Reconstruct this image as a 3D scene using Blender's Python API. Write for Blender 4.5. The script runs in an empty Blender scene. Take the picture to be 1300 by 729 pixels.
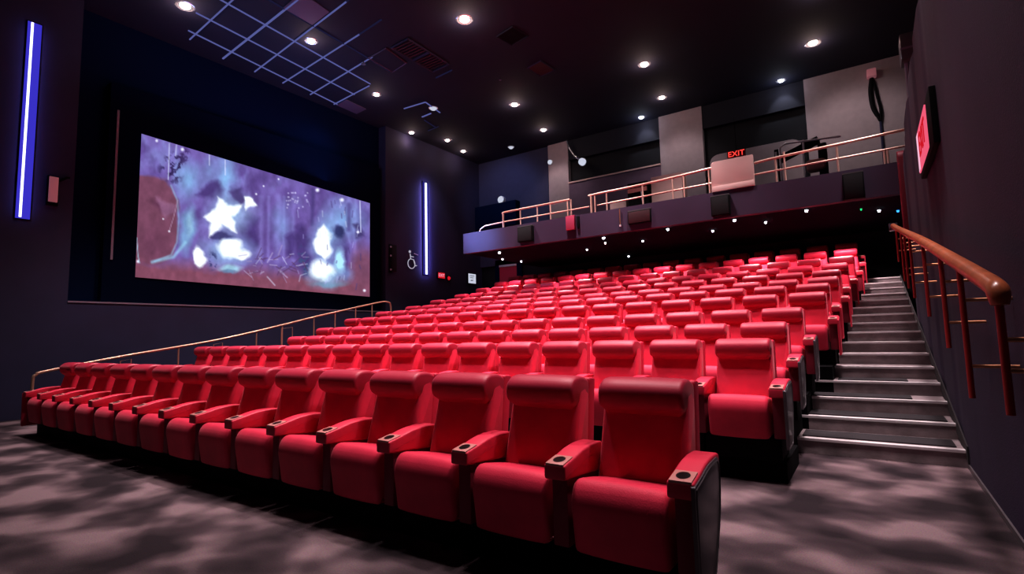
import bpy, bmesh, math, random
import numpy as np
from mathutils import Matrix, Vector
random.seed(7)
C = bpy.context.scene.collection
scene = bpy.context.scene

# ------------------------------------------------------------------ materials
def lin(c):
    return tuple(((v/255)/12.92 if v/255 <= .04045 else ((v/255+.055)/1.055)**2.4) for v in c)

def mat(name, rgb, rough=.6, metal=0., spec=.5, bump=0., bscale=40., var=0., vscale=6., sheen=0., emit=None, es=0.):
    m = bpy.data.materials.new(name); m.use_nodes = True
    nt = m.node_tree; b = nt.nodes['Principled BSDF']
    c = lin(rgb)
    b.inputs['Base Color'].default_value = (*c, 1)
    b.inputs['Roughness'].default_value = rough
    b.inputs['Metallic'].default_value = metal
    b.inputs['Specular IOR Level'].default_value = spec
    if sheen:
        b.inputs['Sheen Weight'].default_value = sheen
        b.inputs['Sheen Roughness'].default_value = .4
        b.inputs['Sheen Tint'].default_value = (1, .35, .4, 1)
    if emit:
        b.inputs['Emission Color'].default_value = (*lin(emit), 1)
        b.inputs['Emission Strength'].default_value = es
    if var or bump:
        tc = nt.nodes.new('ShaderNodeTexCoord')
    if var:
        n = nt.nodes.new('ShaderNodeTexNoise'); n.inputs['Scale'].default_value = vscale; n.inputs['Detail'].default_value = 4
        nt.links.new(tc.outputs['Object'], n.inputs['Vector'])
        r = nt.nodes.new('ShaderNodeValToRGB')
        r.color_ramp.elements[0].position = .3; r.color_ramp.elements[1].position = .7
        r.color_ramp.elements[0].color = (*[x*(1-var) for x in c], 1)
        r.color_ramp.elements[1].color = (*[min(1, x*(1+var)) for x in c], 1)
        nt.links.new(n.outputs['Fac'], r.inputs['Fac']); nt.links.new(r.outputs['Color'], b.inputs['Base Color'])
    if bump:
        n = nt.nodes.new('ShaderNodeTexNoise'); n.inputs['Scale'].default_value = bscale; n.inputs['Detail'].default_value = 5
        nt.links.new(tc.outputs['Object'], n.inputs['Vector'])
        bp = nt.nodes.new('ShaderNodeBump'); bp.inputs['Strength'].default_value = bump; bp.inputs['Distance'].default_value = .01
        nt.links.new(n.outputs['Fac'], bp.inputs['Height']); nt.links.new(bp.outputs['Normal'], b.inputs['Normal'])
    return m

def emat(name, rgb, s):
    m = bpy.data.materials.new(name); m.use_nodes = True
    nt = m.node_tree; nt.nodes.clear()
    e = nt.nodes.new('ShaderNodeEmission'); e.inputs['Color'].default_value = (*lin(rgb), 1); e.inputs['Strength'].default_value = s
    o = nt.nodes.new('ShaderNodeOutputMaterial'); nt.links.new(e.outputs[0], o.inputs[0])
    return m

M = {}
M['red'] = mat('red_upholstery', (224, 50, 84), .62, spec=.35, bump=.12, bscale=160, var=.10, vscale=5, sheen=.35)
M['red_head'] = mat('red_headrest_shade_tone', (184, 34, 66), .5, spec=.5, bump=.04, bscale=120, var=.05, sheen=.3)  # darker than the seat red, to put shade on the headrest fronts
M['red_arm'] = mat('red_arm_vinyl', (222, 52, 82), .5, spec=.4, bump=.05, bscale=90)
M['red_shell'] = mat('red_back_shell', (216, 50, 80), .55, spec=.35)
M['red_dark'] = mat('dark_red_panel', (128, 18, 46), .6)
M['louvre'] = mat('dark_red_louvre', (62, 14, 26), .6)
M['cup'] = mat('tan_cup_plate', (206, 140, 134), .4)
M['black'] = mat('black_plastic', (10, 9, 13), .75, spec=.15)
M['velvet'] = mat('navy_black_velvet', (8, 12, 26), .95, spec=.05)
M['well'] = mat('cup_well_black', (8, 6, 8), .3)
M['side'] = mat('charcoal_side_panel', (88, 80, 86), .28, spec=.6, var=.2, vscale=9)
M['side_trim'] = mat('grey_edge_trim', (118, 110, 114), .35, metal=.4)
M['wall'] = mat('purple_grey_wall', (50, 48, 82), .8, bump=.1, bscale=60, var=.08, vscale=2)
M['wall_r'] = mat('plum_fabric_wall', (42, 24, 60), .85, bump=.2, bscale=90, var=.1, vscale=3)
M['wall_back'] = mat('dark_rear_wall', (16, 15, 24), .8, bump=.1, var=.1, vscale=2)
M['navy_cloth'] = mat('navy_masking_cloth', (6, 16, 40), .95, spec=.05)
M['symbol'] = emat('painted_glow_symbol', (200, 196, 214), .7)  # emission brightens the symbol in a dim corner; it is no lamp
M['navy'] = mat('navy_recess', (4, 20, 54), .9, spec=.1, bump=.1, bscale=50)
M['ceil'] = mat('dark_ceiling', (22, 22, 46), .85, bump=.15, bscale=40, var=.15, vscale=1.2)
M['tile'] = mat('grey_ceiling_tile', (92, 84, 108), .8)
M['col'] = mat('pale_grey_plaster', (178, 164, 168), .75, bump=.08, bscale=30, var=.05)
M['rear_side'] = mat('slate_rear_wall', (66, 66, 96), .8, var=.06)
M['header'] = mat('dark_header', (30, 30, 44), .8)
M['lowwall'] = mat('mauve_parapet', (118, 96, 118), .75, var=.06)
M['fascia'] = mat('balcony_fascia', (66, 44, 74), .7, bump=.05, var=.06, vscale=2)
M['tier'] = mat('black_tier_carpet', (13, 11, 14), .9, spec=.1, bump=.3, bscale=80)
M['tread'] = mat('grey_tread', (146, 132, 134), .8, bump=.3, bscale=50, var=.25, vscale=7)
M['nosing'] = mat('pale_nosing', (232, 224, 226), .5, metal=.2)
M['mat'] = mat('dark_tread_mat', (44, 38, 42), .9, bump=.3, bscale=90)
M['wood'] = mat('varnished_wood', (186, 104, 66), .3, spec=.6, var=.25, vscale=9)
M['post_red'] = mat('red_painted_post', (190, 52, 48), .45)
M['brass'] = mat('brass_bracket', (226, 160, 122), .3, metal=.7)
M['rail_gold'] = mat('pale_gold_rail', (216, 176, 152), .32, metal=.55)
M['rail_pink'] = mat('balcony_rail_metal', (232, 196, 180), .35, metal=.3)
M['chrome'] = mat('pale_metal', (200, 200, 208), .25, metal=.8)
M['trim'] = mat('pale_trim', (150, 138, 158), .5)
M['board'] = mat('cream_board', (222, 190, 184), .6)
M['spk'] = mat('black_speaker_cloth', (22, 18, 24), .9)
M['pink'] = mat('pink_box', (186, 72, 104), .5)
M['sconce'] = mat('rose_sconce_face', (200, 130, 140), .5, emit=(200, 130, 140), es=.25)
M['white'] = mat('white_plastic', (225, 225, 230), .4)
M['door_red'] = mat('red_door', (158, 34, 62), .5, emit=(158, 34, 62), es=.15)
M['lamp'] = emat('lamp_or_glare_halo', (255, 236, 226), 12)
M['lamp_cool'] = emat('cool_lamp_glow', (235, 240, 255), 9)
M['led_core'] = emat('led_core', (214, 214, 255), 2.2)
M['led_face'] = emat('led_violet', (66, 58, 190), 1.0)
M['led_glow'] = emat('led_violet_deep', (66, 58, 170), .55)
M['tee'] = emat('painted_glow_tee', (128, 134, 206), .5)  # emission stands in for screen light on the tees; they are no lamps
M['tee_dim'] = emat('painted_glow_tee_dim', (62, 60, 110), .3)  # weaker copy of the painted tee glow, where the grid fades out
M['exit_face'] = emat('exit_pink_face', (236, 104, 132), .9)
M['exit_edge'] = emat('exit_pale_edge', (244, 190, 214), .9)
M['exit_red'] = emat('exit_red', (206, 30, 46), .9)
M['exit_glow'] = emat('exit_red_glow', (255, 80, 72), 1.3)
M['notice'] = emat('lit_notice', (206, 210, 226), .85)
M['ink'] = mat('dark_ink', (60, 60, 80), .6)
M['green_led'] = emat('green_led', (40, 190, 110), 1.5)
M['blue_led'] = emat('blue_led', (60, 150, 240), 2)

# carpet: soft mottled pale and dark patches from noise
def carpet():
    m = bpy.data.materials.new('mottled_carpet'); m.use_nodes = True; nt = m.node_tree; b = nt.nodes['Principled BSDF']
    b.inputs['Roughness'].default_value = .95; b.inputs['Specular IOR Level'].default_value = .15
    tc = nt.nodes.new('ShaderNodeTexCoord'); mp = nt.nodes.new('ShaderNodeMapping')
    mp.inputs['Rotation'].default_value = (0, 0, .5); mp.inputs['Scale'].default_value = (1.0, 1.2, 1)
    nt.links.new(tc.outputs['Object'], mp.inputs['Vector'])
    n = nt.nodes.new('ShaderNodeTexNoise'); n.inputs['Scale'].default_value = 1.9; n.inputs['Detail'].default_value = 2.2; n.inputs['Roughness'].default_value = .4; n.inputs['Distortion'].default_value = .15
    nt.links.new(mp.outputs['Vector'], n.inputs['Vector'])
    r = nt.nodes.new('ShaderNodeValToRGB'); cr = r.color_ramp
    cr.elements[0].position = .36; cr.elements[0].color = (*lin((46, 36, 41)), 1)
    cr.elements[1].position = .66; cr.elements[1].color = (*lin((132, 108, 112)), 1)
    e = cr.elements.new(.5); e.color = (*lin((78, 62, 67)), 1)
    nt.links.new(n.outputs['Fac'], r.inputs['Fac'])
    f = nt.nodes.new('ShaderNodeTexNoise'); f.inputs['Scale'].default_value = 120; f.inputs['Detail'].default_value = 3
    nt.links.new(tc.outputs['Object'], f.inputs['Vector'])
    mx = nt.nodes.new('ShaderNodeMix'); mx.data_type = 'RGBA'; mx.blend_type = 'OVERLAY'; mx.inputs['Factor'].default_value = .5
    nt.links.new(r.outputs['Color'], mx.inputs['A']); nt.links.new(f.outputs['Color'], mx.inputs['B'])
    hs = nt.nodes.new('ShaderNodeHueSaturation'); hs.inputs['Saturation'].default_value = .85
    nt.links.new(mx.outputs['Result'], hs.inputs['Color'])
    nt.links.new(hs.outputs['Color'], b.inputs['Base Color'])
    bp = nt.nodes.new('ShaderNodeBump'); bp.inputs['Strength'].default_value = .4; bp.inputs['Distance'].default_value = .01
    nt.links.new(f.outputs['Fac'], bp.inputs['Height']); nt.links.new(bp.outputs['Normal'], b.inputs['Normal'])
    return m
M['carpet'] = carpet()

# ------------------------------------------------------------------ mesh helpers
def link(name, bm, m, parent=None, smooth=35, loc=None):
    me = bpy.data.meshes.new(name)
    bmesh.ops.recalc_face_normals(bm, faces=bm.faces)
    bm.to_mesh(me); bm.free()
    ms = m if isinstance(m, (list, tuple)) else [m]
    for x in ms: me.materials.append(x)
    if smooth:
        me.shade_smooth()
        me.set_sharp_from_angle(angle=math.radians(smooth))
    o = bpy.data.objects.new(name, me); C.objects.link(o)
    if parent: o.parent = parent
    if loc: o.location = loc
    return o

def box(bm, x0, x1, y0, y1, z0, z1, bev=0., mi=0, seg=2):
    r = bmesh.ops.create_cube(bm, size=1)
    vs = r['verts']
    for v in vs:
        v.co = Vector((x0+(v.co.x+.5)*(x1-x0), y0+(v.co.y+.5)*(y1-y0), z0+(v.co.z+.5)*(z1-z0)))
    fs = set(f for v in vs for f in v.link_faces)
    for f in fs: f.material_index = mi
    if bev:
        es = list(set(e for v in vs for e in v.link_edges))
        r = bmesh.ops.bevel(bm, geom=es, offset=bev, segments=seg, profile=.6, affect='EDGES', clamp_overlap=True)
        for f in r['faces']: f.material_index = mi
    return bm

def bx(*a, **k):
    return box(bmesh.new(), *a, **k)

def tube(bm, pts, r, n=10, mi=0, closed=False):
    pts = [Vector(p) for p in pts]
    rs = r if isinstance(r, (list, tuple)) else [r]*len(pts)
    rings = []
    up = None
    for i, p in enumerate(pts):
        if closed:
            t = (pts[(i+1) % len(pts)]-pts[i-1]).normalized()
        else:
            t = (pts[min(i+1, len(pts)-1)]-pts[max(i-1, 0)]).normalized()
        if up is None:
            up = Vector((0, 0, 1)) if abs(t.z) < .9 else Vector((1, 0, 0))
        a = t.cross(up).normalized(); b = a.cross(t).normalized(); up = b
        rings.append([bm.verts.new(p+(a*math.cos(2*math.pi*k/n)+b*math.sin(2*math.pi*k/n))*rs[i]) for k in range(n)])
    m = len(rings)
    for i in range(m if closed else m-1):
        A, B = rings[i], rings[(i+1) % m]
        for k in range(n):
            f = bm.faces.new((A[k], A[(k+1) % n], B[(k+1) % n], B[k])); f.material_index = mi
    if not closed:
        f = bm.faces.new(rings[0]); f.material_index = mi
        f = bm.faces.new(rings[-1]); f.material_index = mi
    return bm

def smooth_path(pts, n=5):
    P = [Vector(p) for p in pts]; out = []
    for i in range(len(P)-1):
        p0, p1, p2, p3 = P[max(i-1, 0)], P[i], P[i+1], P[min(i+2, len(P)-1)]
        for k in range(n):
            t = k/n
            out.append(.5*((2*p1)+(-p0+p2)*t+(2*p0-5*p1+4*p2-p3)*t*t+(-p0+3*p1-3*p2+p3)*t**3))
    out.append(P[-1]); return out

def disc(bm, c, r, h, axis='z', n=20, mi=0, r2=None):
    """a short cylinder (or cone frustum) from c along +axis for h"""
    c = Vector(c)
    ax = {'x': Vector((1, 0, 0)), 'y': Vector((0, 1, 0)), 'z': Vector((0, 0, 1))}[axis]
    u = Vector((0, 1, 0)) if axis == 'x' else Vector((1, 0, 0)); w = ax.cross(u)
    r2 = r if r2 is None else r2
    A = [bm.verts.new(c+(u*math.cos(2*math.pi*k/n)+w*math.sin(2*math.pi*k/n))*r) for k in range(n)]
    B = [bm.verts.new(c+ax*h+(u*math.cos(2*math.pi*k/n)+w*math.sin(2*math.pi*k/n))*r2) for k in range(n)]
    for k in range(n):
        f = bm.faces.new((A[k], A[(k+1) % n], B[(k+1) % n], B[k])); f.material_index = mi
    f = bm.faces.new(A); f.material_index = mi
    f = bm.faces.new(B); f.material_index = mi
    return bm

def offset_poly(P, d):
    """move the points of a closed (y,z) outline inwards by d"""
    n = len(P)
    area = sum(P[i][0]*P[(i+1) % n][1]-P[(i+1) % n][0]*P[i][1] for i in range(n))
    s = 1 if area > 0 else -1
    out = []
    for i in range(n):
        a, b, c = Vector(P[i-1]), Vector(P[i]), Vector(P[(i+1) % n])
        t = ((b-a).normalized()+(c-b).normalized())
        if t.length < 1e-6: t = (c-a)
        t.normalize()
        nrm = Vector((-t.y, t.x))*s
        out.append((b.x+nrm.x*d, b.y+nrm.y*d))
    return out

def round_poly(P, r, seg=4):
    """round each corner of an outline; r one radius or one per corner"""
    n = len(P); out = []
    for i in range(n):
        ri = r[i] if isinstance(r, (list, tuple)) else r
        b = Vector(P[i]); a = Vector(P[i-1]); c = Vector(P[(i+1) % n])
        d1 = (a-b); d2 = (c-b)
        k = min(ri, d1.length*.48, d2.length*.48)
        if k < 1e-4: out.append(tuple(b)); continue
        p = b+d1.normalized()*k; q = b+d2.normalized()*k
        for s in range(seg+1):
            t = s/seg
            out.append(tuple((1-t)**2*p+2*t*(1-t)*b+t*t*q))
    return out

def loft(bm, prof, w, edge=.03, bulge=0., mi=0, wf=None, x0=0., slices=None):
    """sweep a (y,z) outline across x from -w to w with rounded sides"""
    if slices is None:
        e = edge
        slices = [(-w, e), (-w+e*.12, e*.52), (-w+e*.45, e*.16), (-w+e, 0)]
        if bulge: slices += [(-w*.55, -bulge*.7), (0, -bulge), (w*.55, -bulge*.7)]
        slices += [(w-e, 0), (w-e*.45, e*.16), (w-e*.12, e*.52), (w, e)]
    rings = []
    for x, d in slices:
        pp = offset_poly(prof, d)
        rings.append([bm.verts.new((x0+(x*(wf(z) if wf else 1)), y, z)) for y, z in pp])
    n = len(prof)
    for A, B in zip(rings, rings[1:]):
        for k in range(n):
            f = bm.faces.new((A[k], A[(k+1) % n], B[(k+1) % n], B[k])); f.material_index = mi
    f = bm.faces.new(rings[0]); f.material_index = mi
    f = bm.faces.new(rings[-1]); f.material_index = mi
    return bm

def prism(bm, pts, axis, a0, a1, mi=0, bev=0):
    """extrude a 2D outline along an axis: x -> pts are (y,z); y -> (x,z); z -> (x,y)"""
    def P(p, a):
        return {'x': (a, p[0], p[1]), 'y': (p[0], a, p[1]), 'z': (p[0], p[1], a)}[axis]
    A = [bm.verts.new(P(p, a0)) for p in pts]; B = [bm.verts.new(P(p, a1)) for p in pts]
    n = len(pts); fs = []
    for k in range(n): fs.append(bm.faces.new((A[k], A[(k+1) % n], B[(k+1) % n], B[k])))
    fs.append(bm.faces.new(A)); fs.append(bm.faces.new(B))
    for f in fs: f.material_index = mi
    if bev:
        es = list(set(e for f in fs for e in f.edges))
        r = bmesh.ops.bevel(bm, geom=es, offset=bev, segments=2, profile=.6, affect='EDGES', clamp_overlap=True)
        for f in r['faces']: f.material_index = mi
    return bm

def thing(name, label, cat, loc=(0, 0, 0), rz=0., group=None):
    o = bpy.data.objects.new(name, None); C.objects.link(o)
    o.empty_display_size = .1
    o.location = loc; o.rotation_euler = (0, 0, rz)
    o['label'] = label; o['category'] = cat; o['kind'] = 'thing'
    if group: o['group'] = group
    return o

def tag(o, label, cat, group=None, kind='thing'):
    o['label'] = label; o['category'] = cat; o['kind'] = kind
    if group: o['group'] = group
    return o

def struct(name, bm, m, parent=None, smooth=0):
    o = link(name, bm, m, parent, smooth)
    o['kind'] = 'structure'
    return o

def local(bm, loc):
    for v in bm.verts: v.co -= Vector(loc)
    return bm

def text(name, s, size, m, parent, mtx, extrude=.002):
    cu = bpy.data.curves.new(name, 'FONT'); cu.body = s; cu.size = size; cu.extrude = extrude
    cu.align_x = 'CENTER'; cu.align_y = 'CENTER'
    cu.materials.append(m)
    tmp = bpy.data.objects.new(name, cu); C.objects.link(tmp)
    me = bpy.data.meshes.new_from_object(tmp.evaluated_get(bpy.context.evaluated_depsgraph_get()))
    bpy.data.objects.remove(tmp); me.name = name
    if not me.materials: me.materials.append(m)
    o = bpy.data.objects.new(name, me); C.objects.link(o); o.parent = parent; o.matrix_local = mtx
    return o

def basis(x, y, z, loc):
    return Matrix(((x[0], y[0], z[0], loc[0]), (x[1], y[1], z[1], loc[1]), (x[2], y[2], z[2], loc[2]), (0, 0, 0, 1)))

ORD = ['first', 'second', 'third', 'fourth', 'fifth', 'sixth', 'seventh', 'eighth', 'ninth', 'tenth', 'eleventh', 'twelfth', 'thirteenth', 'fourteenth', 'fifteenth', 'sixteenth', 'seventeenth', 'eighteenth']

# ------------------------------------------------------------------ camera
fw = Vector((-0.56101618, 0.82259577, 0.09272025)); rt = Vector((0.82471919, 0.56506986, -0.0231154)); up = Vector((0.07140805, -0.06350006, 0.99542385))
cd = bpy.data.cameras.new('camera'); cam = bpy.data.objects.new('camera', cd); C.objects.link(cam)
cam.matrix_world = basis(rt, up, -fw, (0, 0, 1.25))
cd.sensor_width = 36; cd.sensor_fit = 'HORIZONTAL'; cd.lens = 664.1/1300*36
cd.clip_start = .05; cd.clip_end = 200
scene.camera = cam

# ------------------------------------------------------------------ room shell
XL, XW, CEIL, YB = -12.3, .62, 8.0, 16.0
b = bx(-13, 3.2, -5, YB+.3, -.2, 0); struct('floor', b, M['carpet'])
b = bx(-13, 3.2, -5, YB+.3, CEIL, CEIL+.2); struct('ceiling', b, M['ceil'])
b = bx(-13, 3.2, -5.2, -5, -.2, CEIL+.2); struct('wall_front', b, M['wall_back'])
b = bx(3.0, 3.2, -5, YB+.3, 0, CEIL); struct('wall_outer', b, M['wall_back'])
# left wall: two full-height panels and the low wall under the screen recess
b = bmesh.new()
prism(b, [(-12.62, -5), (XL, -5), (XL, 3.35), (-12.62, 3.35)], 'z', 0, CEIL)
prism(b, [(-12.62, 11.1), (XL, 11.1), (XL, 16), (-12.62, 16)], 'z', 0, CEIL)
prism(b, [(-12.62, 3.35), (XL, 3.35), (XL, 11.1), (-12.62, 11.1)], 'z', 0, 2.06)
struct('wall_left', b, M['wall'])
b = bx(-12.9, -12.62, -5, 16, 0, CEIL); struct('wall_recess', b, M['navy'])
b = bx(-12.62, XL+.015, 3.35, 11.1, 2.06, 2.09); struct('trim_1', b, M['trim'])
# rear wall and its lighter upper piers
b = bx(-13, 3.0, YB, YB+.3, 0, CEIL); struct('wall_back', b, M['wall_back'])

def pier(x0, x1, z0=3.9, z1=8.0, name='wall_pier', m='col', r=0, y0=15.82):
    if r:
        pts = round_poly([(x0, z0), (x1, z0), (x1, z1), (x0, z1)], [0, 0, r, r], 6)
    else:
        pts = [(x0, z0), (x1, z0), (x1, z1), (x0, z1)]
    return struct(name, prism(bmesh.new(), pts, 'y', y0, YB), M[m])
pier(-8.3, -5.06, 7.3, 8.0, 'wall_header', 'header', y0=15.86); pier(-3.75, -1.05, 7.3, 8.0, 'wall_header.001', 'header', y0=15.86)
pier(-9.1, -8.3); pier(-5.06, -3.75); pier(-1.05, 3.0)
pier(-12.3, -9.16, 3.9, 8.0, 'wall_rear_side', 'rear_side', y0=15.9)
o = pier(-8.3, -5.06, 3.9, 6.45, 'wall_parapet', 'lowwall')
b = bx(-8.3, -5.06, 15.78, 15.84, 6.45, 6.50); struct('trim_2', b, M['board'])
o = pier(-3.6, -1.2, 3.9, 6.42, 'wall_parapet.001', 'col', r=.3)

# right-hand wall: fabric partition with soft folds toward its far end and a sloping top
def right_wall():
    bm = bmesh.new()
    ys = [-5+i*.25 for i in range(22)]
    y = ys[-1]
    while y < 10.55: y += .06; ys.append(min(y, 10.6))
    def top(y):
        K = [(-5, 4.9), (5.5, 4.58), (7.33, 4.52), (8.46, 4.42), (9.72, 4.26), (10.3, 4.05), (10.6, 3.85)]
        for (a, za), (c, zc) in zip(K, K[1:]):
            if a <= y <= c: return za+(zc-za)*(y-a)/(c-a)
        return K[-1][1]
    F, B = [], []
    for y in ys:
        a = max(0, min(1, (y-5)/5))
        d = .03*a*(math.sin(y*5.2)+.5*math.sin(y*11.7+1))
        t = top(y); nz = 8
        F.append([bm.verts.new((XW+max(d, -.0)+.0, y, t*k/nz)) for k in range(nz+1)])
        B.append([bm.verts.new((XW+.22, y, t*k/nz)) for k in range(nz+1)])
    nz = 8
    for i in range(len(ys)-1):
        for k in range(nz):
            bm.faces.new((F[i][k], F[i+1][k], F[i+1][k+1], F[i][k+1]))
            bm.faces.new((B[i][k], B[i][k+1], B[i+1][k+1], B[i+1][k]))
        bm.faces.new((F[i][nz], F[i+1][nz], B[i+1][nz], B[i][nz]))
    for i in (0, len(ys)-1):
        for k in range(nz): bm.faces.new((F[i][k], F[i][k+1], B[i][k+1], B[i][k]))
    return bm
struct('wall_right', right_wall(), M['wall_r'], smooth=40)
b = bx(XW-.012, XW, -5, 6.1, 0, .045); struct('baseboard_right', b, M['side_trim'])

# balcony
BY = 11.5
b = bmesh.new()
prism(b, [(-9.5, BY), (3.0, BY), (3.0, BY+.15), (-9.5, BY+.15)], 'z', 3.62, 4.2)
struct('balcony_fascia', b, M['fascia'])
b = bx(-9.5, 3.0, BY+.15, 15.82, 3.64, 3.9); struct('balcony_slab', b, M['velvet'])

# stairs beside the right wall
NST, Y0, TR, RI = 16, 6.15, .552, .1475
rows = [  # front of the armrests y, floor height, shift of the aisle end
    (2.315, 0.0, 0.0), (4.70, .17, .06), (5.93, .33, .05), (7.0, .52, .11), (8.10, .765, .31), (9.10, .96, .31),
    (10.1, 1.135, .40), (11.1, 1.35, .40), (12.1, 1.57, .50), (13.05, 1.81, .60), (14.0, 2.08, .66), (14.85, 2.34, .66)]
XA, PITCH, NS = -.725, .62, 16
def aisle_x(y):
    x = -.85
    for ry, rz, dx in rows[2:]:
        if y+.3 > ry: x = XA+dx+.05
    return x
b = bmesh.new()
for n in range(NST):
    y0 = Y0+n*TR
    x0 = -.87 if n < 3 else (-.70 if n < 5 else aisle_x(y0)-.05)
    box(b, x0, XW-.001, y0, (y0+TR+.002 if n < NST-1 else 15.98), 0.0, RI*(n+1))
stairs = struct('stairs', b, M['tread'])
for n in range(NST):
    y0 = Y0+n*TR
    x0 = -.87 if n < 3 else (-.70 if n < 5 else aisle_x(y0)-.05)
    b = bx(x0, XW-.004, y0-.018, y0+.05, RI*(n+1)-.022, RI*(n+1)+.006, bev=.004)
    struct('stair_nosing', b, M['nosing'], stairs)
    if n < 4:
        b = bx(x0+(.2 if n < 3 else .3), XW-(.06 if n < 2 else .3), y0+.11, y0+.46, RI*(n+1)-.002, RI*(n+1)+.012, bev=.004)
        struct('tread_mat', b, M['mat'], stairs)
# sloping skirting along the wall above the steps
b = bmesh.new()
prism(b, [(Y0-.1, .05), (Y0-.1, .2), (Y0+15*TR, .2+15*RI), (Y0+15*TR, .05+15*RI)], 'x', XW-.012, XW)
struct('baseboard_stair', b, M['mat'])

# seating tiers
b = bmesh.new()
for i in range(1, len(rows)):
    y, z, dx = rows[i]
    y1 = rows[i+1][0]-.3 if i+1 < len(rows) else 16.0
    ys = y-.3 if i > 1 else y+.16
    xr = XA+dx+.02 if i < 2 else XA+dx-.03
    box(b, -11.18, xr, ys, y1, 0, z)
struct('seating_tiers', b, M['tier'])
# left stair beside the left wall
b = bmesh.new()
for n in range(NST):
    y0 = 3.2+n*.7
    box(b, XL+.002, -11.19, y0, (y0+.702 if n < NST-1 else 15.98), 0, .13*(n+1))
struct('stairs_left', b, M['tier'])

# ------------------------------------------------------------------ cinema screen (painted picture on a flat screen)
def vnoise(x, y, seed):
    rs = np.random.RandomState(seed); G = rs.rand(64, 64)
    xi = np.floor(x).astype(int); yi = np.floor(y).astype(int); fx = x-xi; fy = y-yi
    fx = fx*fx*(3-2*fx); fy = fy*fy*(3-2*fy)
    g = lambda a, c: G[a % 64, c % 64]
    return (g(xi, yi)*(1-fx)+g(xi+1, yi)*fx)*(1-fy)+(g(xi, yi+1)*(1-fx)+g(xi+1, yi+1)*fx)*fy

def fbm(x, y, seed, o=4):
    t = 0; a = .5
    for k in range(o):
        t = t+a*vnoise(x*2**k, y*2**k, seed+k); a *= .5
    return t

SX, SY0, SY1 = -12.42, 4.46, 10.58
def screen_z(t):   # bottom, top of the picture along the wall
    return 2.63+(2.52-2.63)*t, 5.68+(5.40-5.68)*t

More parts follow.
